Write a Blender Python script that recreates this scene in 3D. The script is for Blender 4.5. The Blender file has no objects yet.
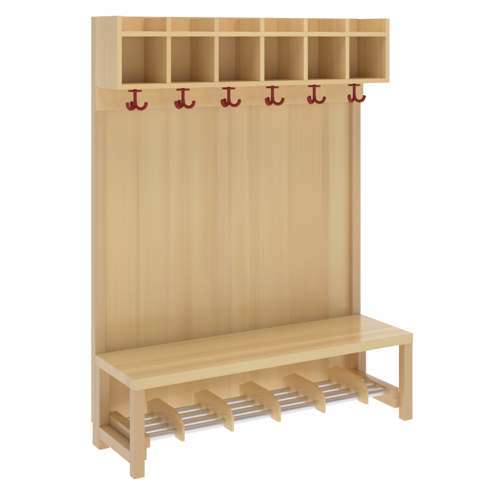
import bpy, bmesh, math, random
from mathutils import Vector, Matrix
random.seed(4)
SC = bpy.context.scene
COL = SC.collection

# ------------------------------------------------------------------ materials
def wood(name, base, axis, band=1.0, streak=1.0, dark=(0.66, 0.40, 0.150), tint=(0.80, 0.555, 0.345), rough=0.17, bandw=9.0):
    """lacquered solid beech: broad glued staves, soft streaks, fine pores; grain runs along `axis`"""
    m = bpy.data.materials.new(name); m.use_nodes = True
    nt = m.node_tree; N = nt.nodes; L = nt.links
    N.clear()
    out = N.new('ShaderNodeOutputMaterial'); p = N.new('ShaderNodeBsdfPrincipled')
    L.new(p.outputs[0], out.inputs[0])
    tc = N.new('ShaderNodeTexCoord'); oi = N.new('ShaderNodeObjectInfo')
    mul = N.new('ShaderNodeMath'); mul.operation = 'MULTIPLY'; mul.inputs[1].default_value = 23.0
    L.new(oi.outputs['Random'], mul.inputs[0])
    add = N.new('ShaderNodeVectorMath'); add.operation = 'ADD'
    L.new(tc.outputs['Object'], add.inputs[0]); L.new(mul.outputs[0], add.inputs[1])

    def mapped(cross, along):
        mp = N.new('ShaderNodeMapping'); s = [cross] * 3; s['XYZ'.index(axis)] = along
        mp.inputs['Scale'].default_value = s; L.new(add.outputs[0], mp.inputs[0]); return mp.outputs[0]

    def noise(vec, scale, detail, rough_=0.5, dist=0.0):
        n = N.new('ShaderNodeTexNoise'); n.inputs['Scale'].default_value = scale
        n.inputs['Detail'].default_value = detail; n.inputs['Roughness'].default_value = rough_
        n.inputs['Distortion'].default_value = dist
        L.new(vec, n.inputs['Vector']); return n.outputs['Fac']

    def ramp(fac, stops):
        r = N.new('ShaderNodeValToRGB'); e = r.color_ramp.elements
        e[0].position, e[0].color = stops[0][0], (*stops[0][1], 1)
        e[1].position, e[1].color = stops[-1][0], (*stops[-1][1], 1)
        for pos, c in stops[1:-1]:
            k = e.new(pos); k.color = (*c, 1)
        L.new(fac, r.inputs[0]); return r.outputs[0]

    def mix(a, b, fac, mode='MIX'):
        x = N.new('ShaderNodeMix'); x.data_type = 'RGBA'; x.blend_type = mode
        if isinstance(fac, (int, float)): x.inputs[0].default_value = fac
        else: L.new(fac, x.inputs[0])
        for s, v in ((6, a), (7, b)):
            if isinstance(v, tuple): x.inputs[s].default_value = (*v, 1)
            else: L.new(v, x.inputs[s])
        return x.outputs[2]

    def scaled(fac, k):
        q = N.new('ShaderNodeMath'); q.operation = 'MULTIPLY'; q.inputs[1].default_value = k; q.use_clamp = True
        L.new(fac, q.inputs[0]); return q.outputs[0]

    g = lambda v: (v, v, v)
    # staves: cells stretched along the grain, each one stave with its own tone
    vor = N.new('ShaderNodeTexVoronoi'); vor.feature = 'F1'; vor.inputs['Scale'].default_value = 1.0
    vor.inputs['Randomness'].default_value = 0.75
    cm = N.new('ShaderNodeCombineXYZ'); sep = N.new('ShaderNodeSeparateXYZ'); L.new(mapped(bandw, 0.0), sep.inputs[0])
    sm = N.new('ShaderNodeMath'); sm.operation = 'ADD'
    o = [k for k in 'XYZ' if k != axis]
    zw = N.new('ShaderNodeMath'); zw.operation = 'MULTIPLY'; zw.inputs[1].default_value = 0.12 if axis == 'X' else 1.0
    L.new(sep.outputs[o[1]], zw.inputs[0]); L.new(sep.outputs[o[0]], sm.inputs[0]); L.new(zw.outputs[0], sm.inputs[1]); L.new(sm.outputs[0], cm.inputs[0])
    L.new(cm.outputs[0], vor.inputs['Vector'])
    sc = N.new('ShaderNodeSeparateColor'); L.new(vor.outputs['Color'], sc.inputs[0])
    stave = sc.outputs[0]
    c = mix(base, dark, scaled(ramp(stave, [(0.0, g(0.0)), (1.0, g(0.42 * band))]), 1.0))
    c = mix(c, tint, scaled(ramp(sc.outputs[1], [(0.45, g(0.0)), (1.0, g(0.42 * band))]), 1.0))
    # darker line where two staves meet, fading in and out along the grain
    ve = N.new('ShaderNodeTexVoronoi'); ve.feature = 'DISTANCE_TO_EDGE'; ve.inputs['Scale'].default_value = 1.0
    ve.inputs['Randomness'].default_value = 0.75; L.new(cm.outputs[0], ve.inputs['Vector'])
    ed = ramp(ve.outputs['Distance'], [(0.0, g(0.8)), (0.05, g(0.28)), (0.16, g(0.0))])
    em = N.new('ShaderNodeMath'); em.operation = 'MULTIPLY'; em.use_clamp = True
    L.new(ed, em.inputs[0]); L.new(ramp(noise(mapped(8.0, 1.6), 1.0, 1.0), [(0.35, g(0.0)), (0.7, g(0.55 * band))]), em.inputs[1])
    c = mix(c, tuple(v * 0.82 for v in dark), em.outputs[0])
    # soft wide streaks
    st = noise(mapped(11.0, 0.45), 1.0, 2.0, 0.5, 0.35)
    c = mix(c, dark, ramp(st, [(0.48, g(0.0)), (0.74, g(0.30 * streak))]))
    pale = tuple(min(0.8, v * 1.14 + 0.01) for v in base)
    st2 = noise(mapped(22.0, 0.7), 1.0, 2.0, 0.5)
    c = mix(c, pale, ramp(st2, [(0.5, g(0.0)), (0.75, g(0.35 * streak))]))
    # fine grain lines
    fg = noise(mapped(150.0, 2.2), 1.0, 4.0, 0.6)
    c = mix(c, dark, ramp(fg, [(0.46, g(0.0)), (0.78, g(0.18 * streak))]))
    # beech flecks
    fl = noise(mapped(520.0, 26.0), 1.0, 2.0, 0.5)
    c = mix(c, dark, ramp(fl, [(0.62, g(0.0)), (0.74, g(0.20))]))
    L.new(c, p.inputs['Base Color'])
    p.inputs['IOR'].default_value = 1.5
    rr = N.new('ShaderNodeMapRange'); rr.inputs[3].default_value = rough - 0.03; rr.inputs[4].default_value = rough + 0.06
    L.new(fg, rr.inputs[0]); L.new(rr.outputs[0], p.inputs['Roughness'])
    b = N.new('ShaderNodeBump'); b.inputs['Strength'].default_value = 0.06; b.inputs['Distance'].default_value = 0.0006
    L.new(fg, b.inputs['Height']); L.new(b.outputs[0], p.inputs['Normal'])
    return m

MAPLE = (0.850, 0.625, 0.335)
BEECH = (0.725, 0.508, 0.285)
W = {}
for ax in 'XYZ':
    W['board' + ax] = wood('lacquered_board_' + ax, MAPLE, ax)
    W['frame' + ax] = wood('lacquered_frame_' + ax, BEECH, ax, band=0.6, dark=(0.60, 0.345, 0.150), tint=(0.74, 0.500, 0.28))

def simple(name, col, metal, rough, coat=0.0, bump=None):
    m = bpy.data.materials.new(name); m.use_nodes = True
    p = m.node_tree.nodes['Principled BSDF']
    N = m.node_tree.nodes; L = m.node_tree.links
    tc = N.new('ShaderNodeTexCoord'); n = N.new('ShaderNodeTexNoise'); n.inputs['Scale'].default_value = 60
    L.new(tc.outputs['Object'], n.inputs['Vector'])
    mr = N.new('ShaderNodeMapRange'); mr.inputs[3].default_value = rough * 0.85; mr.inputs[4].default_value = rough * 1.2
    L.new(n.outputs[0], mr.inputs[0]); L.new(mr.outputs[0], p.inputs['Roughness'])
    p.inputs['Base Color'].default_value = (*col, 1); p.inputs['Metallic'].default_value = metal
    p.inputs['Coat Weight'].default_value = coat; p.inputs['Coat Roughness'].default_value = 0.1
    return m
TUBE = simple('satin_aluminium', (0.76, 0.76, 0.79), 0.82, 0.36)
RED = simple('dark_red_plastic', (0.27, 0.012, 0.012), 0.0, 0.34)
RED.node_tree.nodes['Principled BSDF'].inputs['Specular IOR Level'].default_value = 0.3
FLOOR = simple('white_floor_added_glow', (0.16, 0.16, 0.16), 0.0, 0.6)
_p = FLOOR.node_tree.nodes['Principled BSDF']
_p.inputs['Emission Color'].default_value = (1, 1, 1, 1); _p.inputs['Emission Strength'].default_value = 0.97  # glow added to a plain floor: keeps it pure white, washes out contact shadows
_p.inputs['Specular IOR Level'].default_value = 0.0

# ------------------------------------------------------------------ builders
def link(name, bm, mat, parent=None, smooth=False, origin=None):
    bmesh.ops.recalc_face_normals(bm, faces=bm.faces)
    me = bpy.data.meshes.new(name)
    if origin is not None: bmesh.ops.translate(bm, verts=bm.verts, vec=-Vector(origin))
    bm.to_mesh(me); bm.free(); me.materials.append(mat)
    if smooth:
        for f in me.polygons: f.use_smooth = True
    o = bpy.data.objects.new(name, me); COL.objects.link(o)
    if origin is not None: o.location = origin
    if parent is not None: o.parent = parent
    return o

def box(bm, x0, x1, y0, y1, z0, z1, bev=0.0009):
    r = bmesh.ops.create_cube(bm, size=1.0)
    for v in r['verts']:
        v.co = Vector(((x0 + x1) / 2 + v.co.x * (x1 - x0), (y0 + y1) / 2 + v.co.y * (y1 - y0), (z0 + z1) / 2 + v.co.z * (z1 - z0)))
    es = list({e for v in r['verts'] for e in v.link_edges})
    if bev: bmesh.ops.bevel(bm, geom=es, offset=bev, segments=2, affect='EDGES', profile=0.5)

def prism(bm, pts, lo, hi, axis, bev=0.0009):
    """polygon pts extruded from lo to hi along axis; pts are (y,z) for X, (x,z) for Y, (x,y) for Z"""
    def v3(p, t): return {'X': (t, p[0], p[1]), 'Y': (p[0], t, p[1]), 'Z': (p[0], p[1], t)}[axis]
    a = [bm.verts.new(v3(p, lo)) for p in pts]; b = [bm.verts.new(v3(p, hi)) for p in pts]
    n = len(pts)
    caps = [bm.faces.new(a), bm.faces.new(b[::-1])]
    for i in range(n): bm.faces.new((a[i], b[i], b[(i + 1) % n], a[(i + 1) % n]))
    if bev:
        es = list({e for f in caps for e in f.edges})
        bmesh.ops.recalc_face_normals(bm, faces=bm.faces)
        bmesh.ops.bevel(bm, geom=es, offset=bev, segments=2, affect='EDGES', profile=0.5)

def cyl(bm, p0, p1, r, seg=32, bev=0.0, r1=None):
    p0, p1 = Vector(p0), Vector(p1); d = p1 - p0
    q = Vector((0, 0, 1)).rotation_difference(d.normalized()).to_matrix().to_4x4()
    mt = Matrix.Translation((p0 + p1) / 2) @ q
    res = bmesh.ops.create_cone(bm, cap_ends=True, segments=seg, radius1=r, radius2=r if r1 is None else r1, depth=d.length, matrix=mt)
    if bev:
        es = [e for e in {e for v in res['verts'] for e in v.link_edges} if any(len(f.verts) > 4 for f in e.link_faces)]
        bmesh.ops.bevel(bm, geom=es, offset=bev, segments=3, affect='EDGES', profile=0.5)

def sweep(bm, pts, radii, seg=16):
    """round tube along pts, rounded ends"""
    pts = [Vector(p) for p in pts]; rings = []
    up = None
    for i, p in enumerate(pts):
        t = (pts[min(i + 1, len(pts) - 1)] - pts[max(i - 1, 0)]).normalized()
        if up is None:
            up = t.orthogonal().normalized()
        up = (up - t * up.dot(t)).normalized(); s = t.cross(up)
        rings.append([bm.verts.new(p + (up * math.cos(2 * math.pi * k / seg) + s * math.sin(2 * math.pi * k / seg)) * radii[i]) for k in range(seg)])
    for a, b in zip(rings, rings[1:]):
        for k in range(seg): bm.faces.new((a[k], a[(k + 1) % seg], b[(k + 1) % seg], b[k]))
    bm.faces.new(rings[0][::-1]); bm.faces.new(rings[-1])

def part(name, mat, parent, *boxes, bev=0.0009):
    bm = bmesh.new()
    for b in boxes: box(bm, *b, bev=bev)
    return link(name, bm, W[mat], parent)

def auto_smooth(o):
    for f in o.data.polygons: f.use_smooth = True
    try: o.data.set_sharp_from_angle(angle=math.radians(35))
    except Exception: pass

# ------------------------------------------------------------------ dimensions (metres, from the photograph)
WID = 1.200; TOP = 1.588; SEAT = 0.341; ST = 0.038
root = bpy.data.objects.new('coat_rack_bench', None); COL.objects.link(root)
root['label'] = 'pale wooden coat rack with six cubbies, dark red hooks and bench over shoe rack'
root['category'] = 'coat rack'

# tall back: two posts, framed panel, hook rail
for x0 in (0.0, WID - 0.041):
    part('post', 'frameZ', root, (x0, x0 + 0.041, 0.355, 0.395, 0.078, TOP))
part('back_panel', 'boardZ', root, (0.0412, WID - 0.0412, 0.3765, 0.3905, 0.080, TOP - 0.006))
rail = part('hook_rail', 'boardX', root, (0.0004, WID - 0.0004, 0.335, 0.3548, 1.242, 1.3262))

# cubby box, open at the top
BX1 = 1.196; T = 0.018; Y0 = 0.148; YB = 0.352; ZB = 1.3265; ZS = (1.5145, 1.5325)
cub = part('cubby_shelf', 'boardZ', root, (T, BX1 - T, YB - 0.006, YB + 0.0028, ZB + T, 1.5897))
part('side_panel', 'boardZ', cub, (0.0, T, Y0, 0.3548, ZB, TOP))
part('side_panel', 'boardZ', cub, (BX1 - T, BX1, Y0, 0.3548, ZB, TOP))
part('bottom_board', 'boardX', cub, (T, BX1 - T, Y0 + 0.0004, 0.3545, ZB, ZB + T))
part('middle_shelf', 'boardX', cub, (T, BX1 - T, Y0 + 0.0004, YB - 0.006, *ZS))
for xc in (0.2025, 0.399, 0.596, 0.7925, 0.989):
    part('divider', 'boardZ', cub, (xc - .009, xc + .009, Y0 + 0.0015, YB - 0.006, ZB + T, ZS[0]),
         (xc - .009, xc + .009, Y0 + 0.0015, YB - 0.006, ZS[1], 1.5838))

# bench: seat and two end frames
part('seat', 'boardX', root, (0.0, WID, 0.0, 0.3545, SEAT - ST, SEAT), bev=0.0014)
ZT = SEAT - ST
for side in (0, 1):
    x0 = 0.0006 if side == 0 else WID - 0.0406; x1 = x0 + 0.040
    fr = part('leg_frame', 'frameY', root, (x0, x1, 0.0405, 0.3145, 0.042, 0.084))
    part('leg', 'frameZ', fr, (x0, x1, 0.003, 0.040, 0.0, ZT))
    bm = bmesh.new()
    prism(bm, [(0.315, 0.0), (0.382, 0.0), (0.382, 0.0775), (0.3546, 0.0775), (0.3546, ZT), (0.315, ZT)], x0, x1, 'X')
    link('leg', bm, W['frameZ'], fr)

# shoe rack between the end frames
rack = bpy.data.objects.new('shoe_rack', None); COL.objects.link(rack); rack.parent = root
def rounded(x_in, x_out, y0, y1, r):
    """plan of a bar whose inner front and back corners are rounded"""
    s = 1 if x_out > x_in else -1; pts = []
    for k in range(7):
        a = math.pi / 2 * k / 6; pts.append((x_in + s * r * (1 - math.sin(a)), y0 + r * (1 - math.cos(a))))
    pts = pts[::-1]                              # from front face to inner face
    pts = [(x_in + s * r * (1 - math.cos(a)), y0 + r * (1 - math.sin(a))) for a in [math.pi / 2 * (6 - k) / 6 for k in range(7)]]
    return pts + [(x_in, y1), (x_out, y1), (x_out, y0)]
for side in (0, 1):
    if side == 0: xi, xo, xl = 0.081, 0.0408, 0.0655
    else: xi, xo, xl = WID - 0.081, WID - 0.0408, WID - 0.060
    bm = bmesh.new()
    prism(bm, rounded(xi, xo, 0.0408, 0.345, 0.006), 0.0825, 0.122, 'Z', bev=0.0015)
    b = link('support_bar', bm, W['frameY'], rack); auto_smooth(b)
    bm = bmesh.new(); box(bm, min(xl, xo), max(xl, xo), 0.0412, 0.345, 0.042, 0.0822)
    link('bar_spacer', bm, W['frameY'], b)
R = 0.0138
for yc in (0.0845, 0.1480, 0.2125, 0.2775):
    bm = bmesh.new(); cyl(bm, (0.0812, yc, 0.102), (WID - 0.0812, yc, 0.102), R, 40)
    t = link('tube', bm, TUBE, rack); auto_smooth(t)

prof = [(0.026, 0.0865), (0.0245, 0.089), (0.0245, 0.140), (0.0275, 0.1455), (0.036, 0.153), (0.048, 0.1605), (0.062, 0.1675), (0.078, 0.173), (0.096, 0.1768), (0.115, 0.1785), (0.135, 0.179),
        (0.243, 0.179), (0.252, 0.176), (0.322, 0.143), (0.322, 0.0855), (0.029, 0.0855)]
for k in range(5):
    xr = 0.2045 + 0.1990 * k
    bm = bmesh.new(); prism(bm, prof, -0.005, 0.005, 'X', bev=0.0007)
    d = link('divider', bm, W['boardY'], rack); d.location = (xr - 0.005, 0, 0); auto_smooth(d)

# six triple hooks under the cubbies
def hook_mesh():
    bm = bmesh.new()
    cyl(bm, (0, 0, -0.0142), (0, 0, -0.0075), 0.0256, 40, 0.0015)
    cyl(bm, (0, 0, -0.068), (0, 0, -0.0002), 0.0062, 20)
    for a in (-36, 84, 204):
        ca, sa = math.cos(math.radians(a)), math.sin(math.radians(a)); P = []
        for k in range(19):
            th = math.radians(182 + 172 * k / 18)
            P.append((0.0214 + 0.0196 * math.cos(th), -0.0560 + 0.0205 * math.sin(th)))
        P = [(0.0018, -0.050)] + P
        P.append((P[-1][0] + 0.0009, P[-1][1] + 0.004)); P.append((P[-1][0] + 0.0006, P[-1][1] + 0.0018))
        rad = [0.0056] * 6 + [0.0060 + 0.0006 * i / 12 for i in range(len(P) - 8)] + [0.0064, 0.0052]
        sweep(bm, [(r * ca, r * sa, z) for r, z in P], rad)
    return bm
hk = link('coat_hook', hook_mesh(), RED, rail); auto_smooth(hk)
hk.location = (0.1095, 0.240, ZB)
for k in range(1, 6):
    h = hk.copy(); COL.objects.link(h); h.parent = rail
    h.location = (0.1095 + 0.1952 * k, 0.240, ZB)

# ------------------------------------------------------------------ setting: seamless white
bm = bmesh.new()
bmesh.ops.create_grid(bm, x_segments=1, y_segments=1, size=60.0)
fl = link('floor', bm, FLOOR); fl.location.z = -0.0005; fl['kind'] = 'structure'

w = bpy.data.worlds.new('World'); SC.world = w; w.use_nodes = True
# white studio: brightly lit backdrop in the direction the product is seen against, dimmer room elsewhere
nt = w.node_tree; bg = nt.nodes['Background']
tc = nt.nodes.new('ShaderNodeTexCoord')
dt = nt.nodes.new('ShaderNodeVectorMath'); dt.operation = 'DOT_PRODUCT'; dt.inputs[1].default_value = (0.498, 0.867, 0.0)
nt.links.new(tc.outputs['Generated'], dt.inputs[0])
mr = nt.nodes.new('ShaderNodeMapRange'); mr.interpolation_type = 'SMOOTHSTEP'
mr.inputs[1].default_value = 0.35; mr.inputs[2].default_value = 0.8; mr.inputs[3].default_value = 0.25; mr.inputs[4].default_value = 1.04
nt.links.new(dt.outputs['Value'], mr.inputs[0]); nt.links.new(mr.outputs[0], bg.inputs[1])
bg.inputs[0].default_value = (1, 1, 1, 1)
def softbox(name, loc, aim, size, power):
    l = bpy.data.lights.new(name, 'AREA'); l.shape = 'SQUARE'; l.size = size; l.energy = power
    o = bpy.data.objects.new(name, l); COL.objects.link(o); o.location = loc
    o.rotation_euler = (Vector(aim) - Vector(loc)).to_track_quat('-Z', 'Y').to_euler(); return o
softbox('overhead_softbox', (0.1, -0.9, 4.5), (0.6, 0.0, 0.6), 2.6, 92)
softbox('front_softbox', (-0.3, -4.2, 1.1), (0.6, 0.2, 0.6), 2.2, 16)

# ------------------------------------------------------------------ camera: level, lens shifted down
cam = bpy.data.cameras.new('camera'); co = bpy.data.objects.new('camera', cam); COL.objects.link(co)
cam.sensor_width = 36; cam.lens = 79.957; cam.shift_y = -(250 - 36.5) / 500
cam.clip_end = 500
co.location = (-1.54702, -3.48617, 1.17338 + SEAT)
co.rotation_euler = (math.radians(90), 0, math.radians(-29.8776))
SC.camera = co
SC.view_settings.view_transform = 'Standard'; SC.view_settings.look = 'None'
SC.view_settings.exposure = 0; SC.view_settings.gamma = 1
